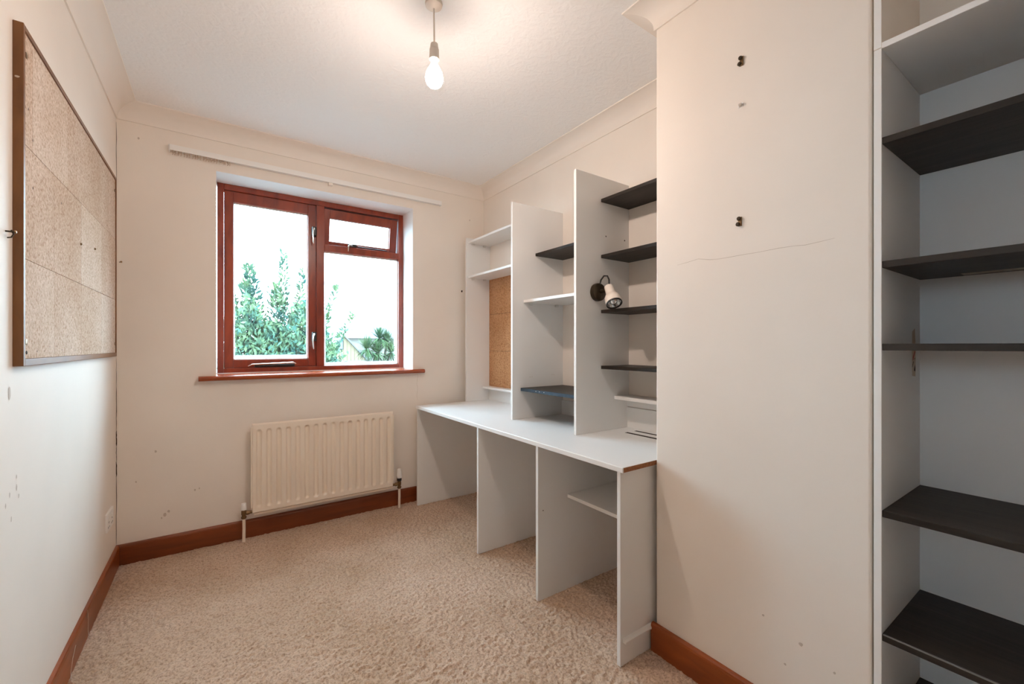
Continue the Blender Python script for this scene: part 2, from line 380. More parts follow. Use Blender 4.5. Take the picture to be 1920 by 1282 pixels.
cr = [(BX, .911, 1.427), (BX, .87, 1.431), (BX, .829, 1.436), (BX, .79, 1.4265), (BX, .763, 1.424), (BX, .72, 1.4235), (BX, .685, 1.424), (BX, .63, 1.4235), (BX, .578, 1.425), (BX, .54, 1.424), (BX, .509, 1.421), (BX, .47, 1.4235), (BX, .44, 1.426)]
ribbon('crack', cr, 0.0013, (-1, 0, 0), 'crack', wc)
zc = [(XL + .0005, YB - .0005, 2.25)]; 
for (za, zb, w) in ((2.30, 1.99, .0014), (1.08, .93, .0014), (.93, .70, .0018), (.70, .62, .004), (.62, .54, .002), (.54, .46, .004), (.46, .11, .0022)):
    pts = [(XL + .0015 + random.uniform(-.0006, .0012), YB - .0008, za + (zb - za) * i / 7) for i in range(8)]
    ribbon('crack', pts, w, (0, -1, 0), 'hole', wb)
ribbon('crack', [(1.219 + .004 * math.sin(i * 1.7), YB, .935 - i * .025) for i in range(9)], .0014, (0, -1, 0), 'crack', wb)
def blot(name, c, nrm, r, m, parent, el=1.0):
    n, a, b = frame_of(nrm); c = Vector(c) + n * .0006; k = 9
    v = [c + a * math.cos(i * 2 * math.pi / k) * r * random.uniform(.6, 1.1) + b * math.sin(i * 2 * math.pi / k) * r * el * random.uniform(.7, 1.1) for i in range(k)]
    return pyd(name, v, [tuple(range(k))], m, parent)
for x, z, r, mm in ((1.59, 1.57, .008, 'hole'), (-.27, .57, .006, 'scuff'), (-.35, .42, .004, 'scuff'), (-.23, .22, .008, 'scuff'), (-.215, .235, .006, 'scuff'), (-.245, .205, .004, 'scuff'), (-.10, .33, .005, 'scuff'), (-.08, .335, .004, 'scuff'), (1.66, 2.14, .005, 'scuff'), (-.34, 2.24, .005, 'scuff'), (-.06, .945, .004, 'scuff')):
    blot('mark', (x, YB, z), (0, -1, 0), r, mm, wb, 1.4)
for y, z, r in ((1.645, .77, .005), (1.60, .765, .004), (1.575, .745, .004), (1.66, .745, .004), (1.645, .80, .003), (1.61, .70, .004), (1.60, 1.02, .010)):
    blot('mark', (XL, y, z), (1, 0, 0), r, 'scuff', wl, 2.0)
for y, z, r in ((.52, .30, .006), (.44, .27, .004), (.62, .33, .004), (.56, .22, .004)):
    blot('mark', (BX, y, z), (-1, 0, 0), r, 'scuff', wc, 1.0)
blot('mark', (XR, .352, 1.975), (-1, 0, 0), .008, 'hole', wr)

# ------------------------------------------------------------------ window
win = bpy.data.objects.new('window_1', None); COL.objects.link(win); win.location = (0.59, WY, WZ0); WLOC['window_1'] = Vector(win.location)
struct(win, 'red stained timber window with casement, fixed pane and top vent', 'window')
y0, y1 = WY, WY + .07
bv = .003
box('frame_jamb', .003, .037, y0, y1, WZ0, WZ1 - .002, 'window', win, bv); box('frame_jamb', 1.148, 1.184, y0, y1, WZ0, WZ1 - .002, 'window', win, bv)
box('frame_head', .037, 1.148, y0, y1, 2.109, WZ1 - .002, 'window', win, bv); box('frame_sill', .037, 1.148, y0, y1, WZ0, 1.000, 'window', win, bv)
box('mullion', .566, .617, y0 - .002, y1, 1.000, 2.109, 'window', win, bv)
box('transom', .617, 1.148, y0, y1, 1.800, 1.848, 'window', win, bv)
def sash(name, x0, x1, z0, z1, gx0, gx1, gz0, gz1, ya, yb, parent, piv=None, ang=0):
    bm = bmesh.new()
    add_box(bm, x0, gx0, ya, yb, z0, z1, .002); add_box(bm, gx1, x1, ya, yb, z0, z1, .002)
    add_box(bm, gx0, gx1, ya, yb, gz1, z1, .002); add_box(bm, gx0, gx1, ya, yb, z0, gz0, .002)
    p = bmesh.new(); add_box(p, gx0 - .004, gx1 + .004, (ya + yb) / 2 - .002, (ya + yb) / 2 + .002, gz0 - .004, gz1 + .004)
    g = bmesh.new(); w = .004       # dark glazing gasket
    for q in ((gx0, gx0 + w, gz0, gz1), (gx1 - w, gx1, gz0, gz1), (gx0, gx1, gz0, gz0 + w), (gx0, gx1, gz1 - w, gz1)): add_box(g, q[0], q[1], (ya + yb) / 2 - .006, (ya + yb) / 2 - .002, q[2], q[3])
    if piv:
        R = Matrix.Translation(Vector(piv)) @ Matrix.Rotation(ang, 4, 'X') @ Matrix.Translation(-Vector(piv))
        for q in (bm, p, g): bmesh.ops.transform(q, matrix=R, verts=q.verts)
    o = obj(name, bm, 'window', parent); obj('pane', p, 'glass', o); obj('glazing_seal', g, 'clear', o); return o
cs = sash('casement', .038, .565, 1.001, 2.108, .087, .516, 1.052, 2.042, y0 + .012, y1 - .006, win)
vt = sash('vent_sash', .619, 1.143, 1.850, 2.107, .658, 1.090, 1.886, 2.046, y0 + .010, y1 - .008, win, (0.9, y1 - .01, 2.107), math.radians(9))
p = bmesh.new(); add_box(p, .615, 1.150, y0 + .032, y0 + .036, .998, 1.802); obj('pane', p, 'glass', win)
g = bmesh.new()
for q in ((.617, .621, 1.0, 1.8), (1.144, 1.148, 1.0, 1.8), (.617, 1.148, 1.0, 1.004), (.617, 1.148, 1.792, 1.8)): add_box(g, q[0], q[1], y0 + .022, y0 + .032, q[2], q[3])
obj('glazing_seal', g, 'clear', win)
for z in (1.925, 1.205):       # two cockspur handles on the casement stile
    h = box('handle', .536, .565, y0 - .022, y0 + .012, z - .034, z + .030, 'black', cs, .006)
    h['label'] = 'dark casement handle with silver lever'
    tube('lever', [(.552, y0 - .012, z + .018), (.546, y0 - .026, z + .016), (.541, y0 - .032, z), (.538, y0 - .034, z - .035), (.540, y0 - .033, z - .075), (.543, y0 - .030, z - .088)], [.006, .006, .005, .0045, .0045, .003], 'silver', cs, 8)
bm = bmesh.new(); add_tube(bm, [(.165, y0 - .008, 1.010), (.185, y0 - .012, 1.021), (.30, y0 - .013, 1.024), (.42, y0 - .013, 1.028), (.437, y0 - .010, 1.020)], [.003, .004, .0045, .005, .004], 8)
obj('stay_arm', bm, 'silver', cs)
box('stay_bracket', .20, .43, y0 - .010, y0 + .012, 1.004, 1.020, 'black', cs, .003)
bm = bmesh.new(); add_box(bm, .775, .835, y0 - .006, y0 + .008, 1.850, 1.870, .003); obj('vent_catch', bm, 'black', win)
tube('catch_lever', [(.80, y0 - .008, 1.862), (.782, y0 - .02, 1.858), (.772, y0 - .026, 1.845), (.770, y0 - .026, 1.812)], [.006, .006, .005, .003], 'silver', win, 8)
tube('vent_stay', [(.84, y0 - .004, 1.856), (.95, y0 + .002, 1.856), (1.06, y0 + .012, 1.857)], .004, 'black', win, 8)
# sill board with rounded nose
pf = [(WY + .02, .940), (WY + .02, .9670)] + [(2.952 - .0130 * math.sin(t), .9535 + .0135 * math.cos(t)) for t in [k * math.pi / 8 for k in range(9)]]
o = prism('window_sill', pf, 'x', WX0, WX1, 'sill', win)
bm = bmesh.new()
pf2 = [(YB - .0005, .940), (YB - .0005, .9670)] + pf[2:]
def add_prism_x(bm, poly, t0, t1):
    n = len(poly); vs = [bm.verts.new((t0, *q)) for q in poly] + [bm.verts.new((t1, *q)) for q in poly]
    bm.faces.new(vs[:n]); bm.faces.new(vs[n:])
    for i in range(n): bm.faces.new((vs[i], vs[(i + 1) % n], vs[n + (i + 1) % n], vs[n + i]))
add_prism_x(bm, pf2, -.083, WX0); add_prism_x(bm, pf2, WX1, 1.262)
obj('sill_horn', bm, 'sill', win)
box('sealant_bead', WX0, WX1, WY - .006, WY, .9665, .972, 'reveal', win, .001)

# ------------------------------------------------------------------ curtain track
t = thing('curtain_track', 'white plastic curtain track above the window', 'curtain track', (0.59, YB, 2.21))
bm = bmesh.new()
for q in ((2.950, 2.956, 2.203, 2.233), (2.956, YB, 2.229, 2.233), (2.976, YB, 2.205, 2.227), (2.956, 2.961, 2.207, 2.210), (2.971, 2.976, 2.207, 2.210)): add_box(bm, -.211, 1.398, q[0], q[1], q[2], q[3], .0006)
obj('rail', bm, 'plastic', t)
for k in range(22):
    x = -.200 + k * .0125 + random.uniform(-.002, .002)
    bm = bmesh.new(); add_box(bm, x, x + .005, 2.960, 2.972, 2.196, 2.209, .001); add_tube(bm, [(x + .0025, 2.966, 2.197), (x + .004, 2.964, 2.191), (x + .0025, 2.962, 2.186), (x + .001, 2.966, 2.183)], .0015, 5)
    obj('glider', bm, 'paper', t)
box('end_stop', -.214, -.208, 2.950, YB, 2.196, 2.232, 'plastic', t, .001); box('end_stop', 1.396, 1.401, 2.950, YB, 2.203, 2.232, 'plastic', t, .001)
box('bracket', .60, .625, 2.955, YB, 2.188, 2.206, 'wall', t, .001)

# ------------------------------------------------------------------ radiator
t = thing('radiator', 'cream painted panel radiator beneath the window', 'radiator', (0.59, 2.92, 0.15))
rx0, rx1, rz0, rz1, ry = .170, 1.012, .158, .682, 2.905
NXR, NZR = 480, 120
gx = np.linspace(rx0, rx1, NXR); gz = np.linspace(rz0, rz1, NZR)
cent = np.linspace(rx0 + .036, rx1 - .034, 16)
Xg, Zg = np.meshgrid(gx, gz, indexing='ij'); H = np.zeros_like(Xg)
for c in cent:
    za, zb = rz0 + .045, rz1 - .050
    dz = np.where(Zg < za, za - Zg, np.where(Zg > zb, Zg - zb, 0)); d = np.sqrt((Xg - c) ** 2 + dz ** 2)
    H = np.maximum(H, 0.0125 * np.clip(1 - (d / .0140) ** 2, 0, 1) ** 0.8)
ed = np.minimum(np.minimum(Xg - rx0, rx1 - Xg), np.minimum(Zg - rz0, rz1 - Zg)); H = H + .014 * np.clip(1 - ed / .005, 0, 1) ** 2
co = np.stack([Xg, ry + H, Zg], -1).reshape(-1, 3); ii = np.arange(NXR * NZR).reshape(NXR, NZR)
q = np.stack([ii[:-1, :-1], ii[1:, :-1], ii[1:, 1:], ii[:-1, 1:]], -1).reshape(-1, 4).tolist()
pyd('front_panel', co, q, 'rad', t, True)
bm = bmesh.new(); add_box(bm, rx0 + .001, rx1 - .001, ry + .0135, ry + .024, rz0 + .001, rz1 - .001, .003); obj('back_panel', bm, 'rad', t)
for xs_ in (rx0 - .006, rx1 - .004): box('side_seam', xs_, xs_ + .010, ry + .006, ry + .016, rz0 + .03, rz1 - .02, 'rad', t, .003)
box('bottom_seam', rx0 + .01, rx1 - .005, ry + .008, ry + .012, rz0 - .012, rz0, 'rad', t, .001)
for x in (.30, .87): box('wall_bracket', x, x + .03, ry + .024, YB - .003, .22, .62, 'rad', t, .001)
def valve(x, side, trv):
    xr_ = rx0 if side < 0 else rx1; y = ry + .012; z = .168
    tube('valve_tail', [(xr_, y, z), (x, y, z)], .0085, 'brass', t)
    lathe('union_nut', ((x + xr_) / 2 - .008, y, z), (1, 0, 0), [(0, .0125), (.016, .0125)], 'brass', t, 6, smooth=False)
    lathe('valve_body', (x, y, z - .032), (0, 0, 1), [(0, .011), (.006, .014), (.012, .014), (.014, .0105), (.022, .0105), (.026, .013), (.045, .013), (.052, .011)], 'brass', t)
    if trv:
        lathe('valve_collar', (x, y, z + .02), (0, 0, 1), [(0, .013), (.004, .016), (.020, .016), (.022, .014)], 'black', t)
        hd = lathe('thermostat_head', (x, y, z + .042), (0, 0, 1), [(0, .017), (.004, .019), (.018, .019), (.021, .0165), (.050, .0150), (.060, .0140), (.064, .010)], 'plastic', t)
    else:
        lathe('lockshield_cap', (x, y, z + .020), (0, 0, 1), [(0, .0145), (.003, .015), (.034, .0135), (.037, .012)], 'plastic', t)
    tube('pipe', [(x, y, z - .03), (x + .001, y, .08), (x, y + .001, -.002)], .0085, 'rad', t)
valve(.130, -1, False); valve(1.058, 1, True)

# ------------------------------------------------------------------ cork notice board on the left wall
bx0, bx1, by0, by1, bz0, bz1 = XL, -.4085, 1.619, 2.868, 1.087, 1.973
t = thing('cork_board', 'large cork tile notice board in a brown timber frame on the left wall', 'notice board', (XL, 2.243, bz0))
fw = .013
bm = bmesh.new(); add_box(bm, bx0, bx1, by0, by0 + fw, bz0, bz1, .0012); obj('frame_stile', bm, 'frame', t)
bm = bmesh.new(); add_box(bm, bx0, bx1, by1 - fw, by1, bz0, bz1, .0012); obj('frame_stile', bm, 'frame', t)
bm = bmesh.new(); add_box(bm, bx0, bx1, by0 + fw, by1 - fw, bz1 - fw, bz1, .0012); obj('frame_rail', bm, 'frame', t)
bm = bmesh.new(); add_box(bm, bx0, bx1, by0 + fw, by1 - fw, bz0, bz0 + fw * 1.4, .0012); obj('frame_rail', bm, 'frame', t)
box('backing', XL + .002, XL + .008, by0 + fw, by1 - fw, bz0 + fw, bz1 - fw, 'hole', t)
rows = [(bz0 + fw * 1.4, 1.368, (1.889, 2.206, 2.545)), (1.368, 1.668, (1.889, 2.206, 2.545)), (1.668, bz1 - fw, (1.70, 2.035, 2.37, 2.70))]
for r, (za, zb, cuts) in enumerate(rows):
    ys = [by0 + fw] + list(cuts) + [by1 - fw]
    for i in range(len(ys) - 1):
        g = .0006; w = random.uniform(0, .0006)
        mm = ('cork2', 'cork1', 'cork1')[(i + r) % 3]
        if r == 2 and i == 0: mm = 'cork1'
        box('cork_tile', XL + .008, -.4125 + w, ys[i] + g, ys[i + 1] - g - (.0028 if (r == 0 and i == 2) else 0), za + g, zb - g, mm, t, .0008)
def disc(name, c, n, r, m, parent, th=.002, seg=12): return lathe(name, Vector(c), n, [(0, r), (th * .6, r), (th, r * .6)], m, parent, seg)
for y, z in ((1.652, 1.905), (1.652, 1.150), (2.840, 1.150), (2.840, 1.905)): disc('screw', (-.4125, y, z), (1, 0, 0), .0085, 'brass', t)
disc('screw', (-.4125, 1.652, 1.122), (1, 0, 0), .005, 'hole', t)
for y, z in ((2.198, 1.515), (2.416, 1.538)): disc('drawing_pin', (-.4125, y, z), (1, 0, 0), .0045, 'brass', t, .005)
for k in range(16):
    blot('pin_hole', (-.4122, 1.72 + k * .067 + random.uniform(-.02, .02), 1.127 + random.uniform(-.008, .012)), (1, 0, 0), .0022, 'hole', t, 1.6)
for y, z in ((1.70, 1.70), (1.70, 1.57), (1.96, 1.60), (1.665, 1.77)): blot('pin_hole', (-.4122, y, z), (1, 0, 0), .0032, 'hole', t, 1.5)
blot('frame_chip', (-.4195, by0, 1.83), (0, -1, 0), .006, 'paper', t, .5)

def nail(name, base, n, label, cat='wall nail', hook=False):
    t = thing(name, label, cat, base); n = Vector(n).normalized(); b = Vector(base)
    lathe('shank', b - n * .004, n, [(0, .0022), (.019, .0022)], 'bronze', t, 8)
    lathe('head', b + n * .015, n, [(0, .0030), (.002, .0048), (.004, .003)], 'brass', t, 10)
    if hook: tube('hook', [b + n * .010 + Vector((0, 0, .004)), b + n * .014 + Vector((0, 0, -.006)), b + n * .010 + Vector((0, 0, -.014)), b + n * .003 + Vector((0, 0, -.016))], .0018, 'bronze', t, 6)
    return t
nail('wall_nail', (XL, 1.575, 1.423), (1, 0, 0), 'bent brass nail in the left wall just left of the cork board', hook=True)
nail('wall_nail', (-.414, YB, 1.575), (0.55, -1, 0), 'small nail in the corner right of the cork board')

# ------------------------------------------------------------------ double wall socket
t = thing('wall_socket', 'white double power socket low on the left wall by the corner', 'socket', (XL, 2.785, .262))
box('face_plate', XL, XL + .009, 2.712, 2.858, .262, .348, 'plastic', t, .002)
for y in (2.748, 2.822):
    box('rocker_switch', XL + .009, XL + .012, y - .008, y + .008, .318, .336, 'plastic', t, .001)
    for dy, dz in ((0, .302), (-.011, .281), (.011, .281)): box('pin_slot', XL + .0088, XL + .0094, y + dy - .003, y + dy + .003, dz - .004, dz + .004, 'hole', t)
for y in (2.755, 2.815): disc('screw', (XL + .009, y, .305), (1, 0, 0), .003, 'steel', t, .001)

# ------------------------------------------------------------------ pendant lamp
PX, PY = .655, 1.447
t = thing('pendant_lamp', 'bare glowing bulb hanging from the ceiling on a white flex', 'ceiling lamp', (PX, PY, ZC))
lathe('ceiling_rose', (PX, PY, ZC), (0, 0, -1), [(0, .030), (.006, .032), (.014, .030), (.020, .016), (.024, .006)], 'holder', t, 24)
tube('flex', [(PX, PY, ZC - .02), (PX + .0015, PY, ZC - .08), (PX + .002, PY, 2.245)], .0035, 'holder', t, 8)
lathe('lamp_holder', (PX + .002, PY, 2.252), (0, 0, -1), [(0, .006), (.004, .013), (.020, .0155), (.0225, .0155), (.0228, .0145), (.0245, .0145), (.0248, .017), (.050, .0175), (.052, .018), (.062, .018), (.062, .0145), (.050, .0145)], 'holder', t, 20, cap=False)
M['bulb'] = mat('glowing_opal_dome', (1, 1, 1), 0.3, emis=(BULB_COLOR, BULB_STRENGTH))
M['bulbneck'] = mat('dim_opal_neck', (1, 1, 1), 0.3, emis=(BULB_COLOR, BULB_STRENGTH * .05))
# an LED bulb: the dome gives the light, the neck only glows
bl = lathe('bulb', (PX + .002, PY, 2.192), (0, 0, -1), [(.068, .0321), (.072, .0322), (.080, .0308), (.090, .0268), (.097, .0210), (.102, .0120), (.104, .001)], 'bulb', t, 20, cap=False)
lathe('bulb_neck', (PX + .002, PY, 2.192), (0, 0, -1), [(0, .0105), (.012, .0115), (.018, .0125), (.026, .0165), (.038, .0235), (.050, .0290), (.064, .0318), (.068, .0321)], 'bulbneck', bl, 20, cap=False)

# ------------------------------------------------------------------ built-in desk
DX, DZ, TH = 1.172, .712, .016
PYS = (2.874, 2.017, 1.491, 1.020)
t = thing('built_in_desk', 'long white laminate desk on upright panels between window wall and chimney breast', 'desk', (1.48, 1.95, 0))
bm = bmesh.new(); add_box(bm, DX, XR, 1.003, 2.892, DZ - .019, DZ); 
for f in bm.faces:
    c = f.calc_center_median()
    if abs(c.y - 1.003) < 1e-6: f.material_index = 1
bmesh.ops.bevel(bm, geom=list(bm.edges), offset=.001, segments=1, affect='EDGES')
wt = obj('worktop', bm, ['desk', 'chip'], t)
box('front_lipping', DX - .003, DX, 1.004, 2.892, DZ - .0195, DZ - .0015, 'edge', wt, .001)
for y in PYS: board('upright_panel', DX + .004, XR, y, y + TH, 0, DZ - .019, 'white', 'edge', t)
board('low_shelf', 1.352, XR, 1.036, 1.491, .429, .445, 'white', 'edge', t)
for x0_, x1_ in ((1.652, 1.672), (1.722, 1.740)): box('cable_slot', x0_, x1_, 1.02, 1.405, DZ - .010, DZ + .0004, 'hole', wt)
bm = bmesh.new(); add_prism_x(bm, [(1.020, .082), (1.020, .098), (1.012, .094), (1.008, .088), (1.008, .082)], 1.190, BX - .004); obj('batten', bm, 'white', t)
for x, z in ((1.42, .60), (1.205, .40)): blot('screw_hole', (x, PYS[2 if z < .5 else 1], z), (0, -1, 0), .003, 'hole', t)

# ------------------------------------------------------------------ shelving above the desk
t = thing('desk_shelving', 'white upright dividers with white and black shelves standing on the desk', 'shelving', (1.65, 2.0, DZ))
board('divider', 1.575, XR, 2.883, 2.899, DZ + .0004, 1.969, 'white', 'edge', t)
board('divider', 1.403, XR, 2.016, 2.032, DZ + .0004, 1.972, 'white', 'edge', t)
board('divider', 1.411, XR, 1.495, 1.511, DZ + .0004, 1.985, 'white', 'edge', t)
XB = XR - .001
# window-side bay
board('white_shelf', 1.592, XB, 2.032, 2.883, 1.927, 1.943, 'white', 'edge', t)
board('white_shelf', 1.594, XB, 2.032, 2.883, 1.661, 1.677, 'white', 'edge', t)
board('white_shelf', 1.718, XB, 2.032, 2.883, .806, .822, 'white', 'edge', t)
box('back_rail', XR - .012, XB, 2.032, 2.883, DZ + .0004, .806, 'white', t)
# middle bay
sh = board('black_shelf', 1.571, XB, 1.511, 2.016, 1.677, 1.693, 'dark', 'dark', t)
board('white_shelf', 1.482, XB, 1.511, 2.016, 1.392, 1.408, 'white', 'edge', t)
sh = board('black_shelf', 1.461, XB, 1.511, 2.016, .876, .894, 'dark', 'blueedge', t); sh['label'] = 'low black shelf with a blue tinted front edge'
for y in (1.80, 1.84, 1.87): blot('edge_chip', (1.461, y, .886), (-1, 0, 0), .004, 'plastic', sh, .6)
box('back_rail', XR - .012, XB, 1.511, 2.016, DZ + .0004, .80, 'white', t)
# bay beside the chimney breast
for z in (1.874, 1.594, 1.319, 1.040): board('black_shelf', 1.580, XB, BY1, 1.495, z - .016, z, 'dark', 'dark', t)
board('white_shelf', 1.678, XB, BY1, 1.495, .866, .883, 'white', 'edge', t)
box('back_rail', XR - .012, XB, BY1, 1.495, DZ + .0004, .818, 'white', t); box('back_rail', XR - .012, XB, BY1, 1.495, .822, .866, 'white', t)
def clip(x, y, z):
    bm = bmesh.new(); add_box(bm, x - .012, x + .012, y - .010, y, z - .012, z, .002); add_lathe(bm, (x - .004, y - .0095, z - .006), (0, -1, 0), [(0, .003), (.002, .003)], 8); add_lathe(bm, (x + .005, y - .0095, z - .006), (0, -1, 0), [(0, .003), (.002, .003)], 8)
    obj('shelf_support', bm, 'clear', t)
for x, z, y in ((1.632, 1.927, 2.883), (1.735, 1.927, 2.883), (1.632, 1.661, 2.883), (1.735, 1.661, 2.883), (1.535, 1.392, 2.016), (1.735, 1.392, 2.016)): clip(x, y, z)
for x, z in ((1.615, 1.692), (1.755, 1.690)): blot('peg_hole', (x, 1.495, z), (0, -1, 0), .005, 'hole', t)
for x, z in ((1.53, .955), (1.545, .955), (1.70, .962), (1.715, .962)): blot('peg_hole', (x, 2.016, z), (0, -1, 0), .0025, 'scuff', t)
# cork panel at the back of the window-side bay
t = thing('cork_pinboard', 'narrow brown cork panel at the back of the window end shelf bay', 'pinboard', (XR - .006, 2.45, .822))
for i, (za, zb) in enumerate(((.822, 1.098), (1.100, 1.385), (1.387, 1.661))):
    for ya, yb in ((2.033, 2.34), (2.3415, 2.66), (2.6615, 2.882)): box('cork_tile', XR - .009, XR - .003, ya, yb, za, zb, 'cork3', t, .0006)
box('backing', XR - .003, XB, 2.033, 2.882, .822, 1.661, 'hole', t)
disc('drawing_pin', (XR - .009, 2.42, 1.54), (-1, 0, 0), .006, 'hole', t, .005)

# ------------------------------------------------------------------ spot lamp on the divider
LB = Vector((1.548, 1.495, 1.404))
t = thing('spot_lamp', 'cream spot lamp with round black base fixed to the tall divider', 'wall lamp', LB)
lathe('base', LB, (0, -1, 0), [(0, .044), (.010, .045), (.022, .043), (.026, .036), (.027, .010)], 'bronze', t, 28)
AX = Vector((-.231, -.544, -.829)).normalized(); HT = Vector((1.556, 1.425, 1.430))
tube('arm', [LB + Vector((.004, -.02, .003)), LB + Vector((.000, -.050, .003)), Vector((1.539, 1.394, 1.405))], .0095, 'bronze', t)
hd = lathe('shade', HT, AX, [(0, .004), (.003, .016), (.008, .0215), (.054, .0230), (.060, .0245), (.066, .031), (.074, .0355), (.088, .0375), (.112, .038), (.112, .034), (.085, .031)], 'creamlamp', t, 28, cap=False)
lathe('rim', HT + AX * .110, AX, [(0, .038), (.006, .038), (.007, .0345), (0, .033)], 'black', t, 28, cap=False)
lathe('reflector', HT + AX * .108, -AX, [(0, .0325), (.012, .029), (.026, .019), (.032, .006), (.032, .001)], 'reflector', t, 24, cap=False)
lathe('lamp_capsule', HT + AX * .080, AX, [(0, .004), (.012, .005), (.020, .004), (.022, .001)], 'plastic', t, 12)
tube('cable', [LB + Vector((.004, -.018, .034)), LB + Vector((.000, -.030, .058)), LB + Vector((.006, -.044, .077)), LB + Vector((.014, -.058, .076)), LB + Vector((.018, -.066, .056)), HT + Vector((.006, 0, -.004))], .0040, 'black', t, 8)

# ------------------------------------------------------------------ tall shelving unit beside the chimney breast
UX, UB, UY, UY1 = 1.35, 1.697, .343, -.46
t = thing('tall_shelving', 'tall white shelving unit with black shelves right of the chimney breast', 'shelving', (1.52, -.06, 0))
board('side_panel', UX, UB, UY, UY + .0155, 0, 1.876, 'white', 'edge', t); board('side_panel', UX, UB, UY1 - .016, UY1, 0, 1.876, 'white', 'edge', t)
board('upper_side_panel', UX, XR - .002, UY, UY + .0155, 1.8775, 2.022, 'wall', 'edge', t)
board('top_shelf', UX, XR - .002, UY1, UY, 1.874, 1.889, 'white', 'edge', t)
box('back_panel', UB - .004, UB, UY1, UY, .02, 1.874, 'white', t)
for z in (1.655, 1.349, 1.145, .733, .427):
    s = board('black_shelf', UX + .002, UB - .004, UY1, UY, z - .0165, z, 'dark', 'dark', t)
    if z == 1.349:
        box('tape_strip', 1.63, 1.672, .03, .25, z - .0172, z - .0165, 'tape', s)
    if z == .427:
        box('worn_edge', UX + .0015, UX + .007, UY1 + .1, UY - .002, z - .002, z + .0004, 'worn', s, .0003)
        s['label'] = 'black shelf with a worn pale front edge'
board('bottom_shelf', UX + .02, UB - .004, UY1, UY, .154, .17, 'dark', 'dark', t)
box('plinth', UX + .03, UX + .046, UY1, UY, 0, .154, 'white', t)
st = pyd('sticker_remains', [(1.612, UY - .0005, 1.055), (1.645, UY - .0005, 1.052), (1.648, UY - .0005, 1.125), (1.640, UY - .0005, 1.190), (1.612, UY - .0005, 1.180)], [(0, 1, 2, 3, 4)], 'paper', t)
for poly, mm in (([(1.616, 1.098), (1.622, 1.100), (1.640, 1.122), (1.636, 1.126), (1.616, 1.108)], 'red'), ([(1.610, 1.080), (1.613, 1.079), (1.625, 1.094), (1.622, 1.097)], 'hole'), ([(1.628, 1.070), (1.641, 1.066), (1.642, 1.076), (1.637, 1.086)], 'hole'), ([(1.632, 1.100), (1.638, 1.102), (1.640, 1.106), (1.633, 1.104)], 'hole')):
    pyd('print', [(x, UY - .001, z) for x, z in poly], [tuple(range(len(poly)))], mm, st)

# ------------------------------------------------------------------ fixings left in the chimney breast
def fixing(z, y, label, two=True):
    t = thing('wall_hook', label, 'wall hook', (BX, y, z))
    lathe('screw_head', (BX + .004, y, z + .009), (-1, 0, 0), [(0, .005), (.008, .005), (.011, .0065), (.014, .005)], 'bronze', t, 12)
    if two:
        lathe('screw_head', (BX + .004, y + .003, z - .008), (-1, 0, 0), [(0, .006), (.009, .006), (.012, .0065), (.014, .004)], 'bronze', t, 12)
        box('mount_plate', BX - .004, BX, y - .007, y + .004, z - .014, z + .014, 'brass', t, .001)
    return t
fixing(2.029, .685, 'top double screw hook high on the chimney breast')
fixing(1.529, .690, 'lowest brass double screw hook on the chimney breast above the crack')
t = thing('wall_hook', 'small middle hook stub on the chimney breast', 'wall hook', (BX, .685, 1.893))
box('stub', BX - .010, BX + .003, .681, .690, 1.889, 1.896, 'steel', t, .001); box('mount_plate', BX - .002, BX, .679, .694, 1.887, 1.899, 'plastic', t, .0005)

# ------------------------------------------------------------------ odds and ends on the floor
def thread(pts, label):
    bm = bmesh.new(); add_tube(bm, pts, .0009, 5); tag(obj('loose_thread', bm, 'paper'), label, 'thread', 'threads on the left skirting')
thread([(XL + .0165, 2.30, .112), (XL + .0165, 2.31, .07), (XL + .018, 2.30, .03), (XL + .024, 2.285, .009)], 'pale thread hanging on the left skirting board nearer the corner')
thread([(XL + .0165, 2.13, .075), (XL + .0165, 2.09, .05), (XL + .018, 2.06, .02), (XL + .022, 2.045, .008)], 'pale thread on the left skirting board nearer the viewpoint')
def crumb(x, y, r, label):
    bm = bmesh.new(); bmesh.ops.create_icosphere(bm, subdivisions=2, radius=r)
    for v in bm.verts: v.co = Vector((v.co.x * random.uniform(.8, 1.8), v.co.y * random.uniform(.6, 1.1), v.co.z * random.uniform(.4, .6))) + Vector((x, y, .004 + r * .4))
    tag(obj('plaster_crumb', bm, 'paper'), label, 'crumb', 'plaster crumbs on the carpet')
crumb(.575, 2.915, .008, 'pale flake of plaster on the carpet below the radiator')
crumb(1.43, 1.32, .003, 'tiny white crumb on the carpet under the desk end')
crumb(1.02, 1.63, .003, 'tiny pale crumb on the carpet in front of the third desk panel')

# ------------------------------------------------------------------ outdoors
g = box('garden_ground', -60, 120, 3.6, 160, -2.75, -2.65, 'ground'); struct(g, 'grey gravel yard far below outside the window', 'ground')

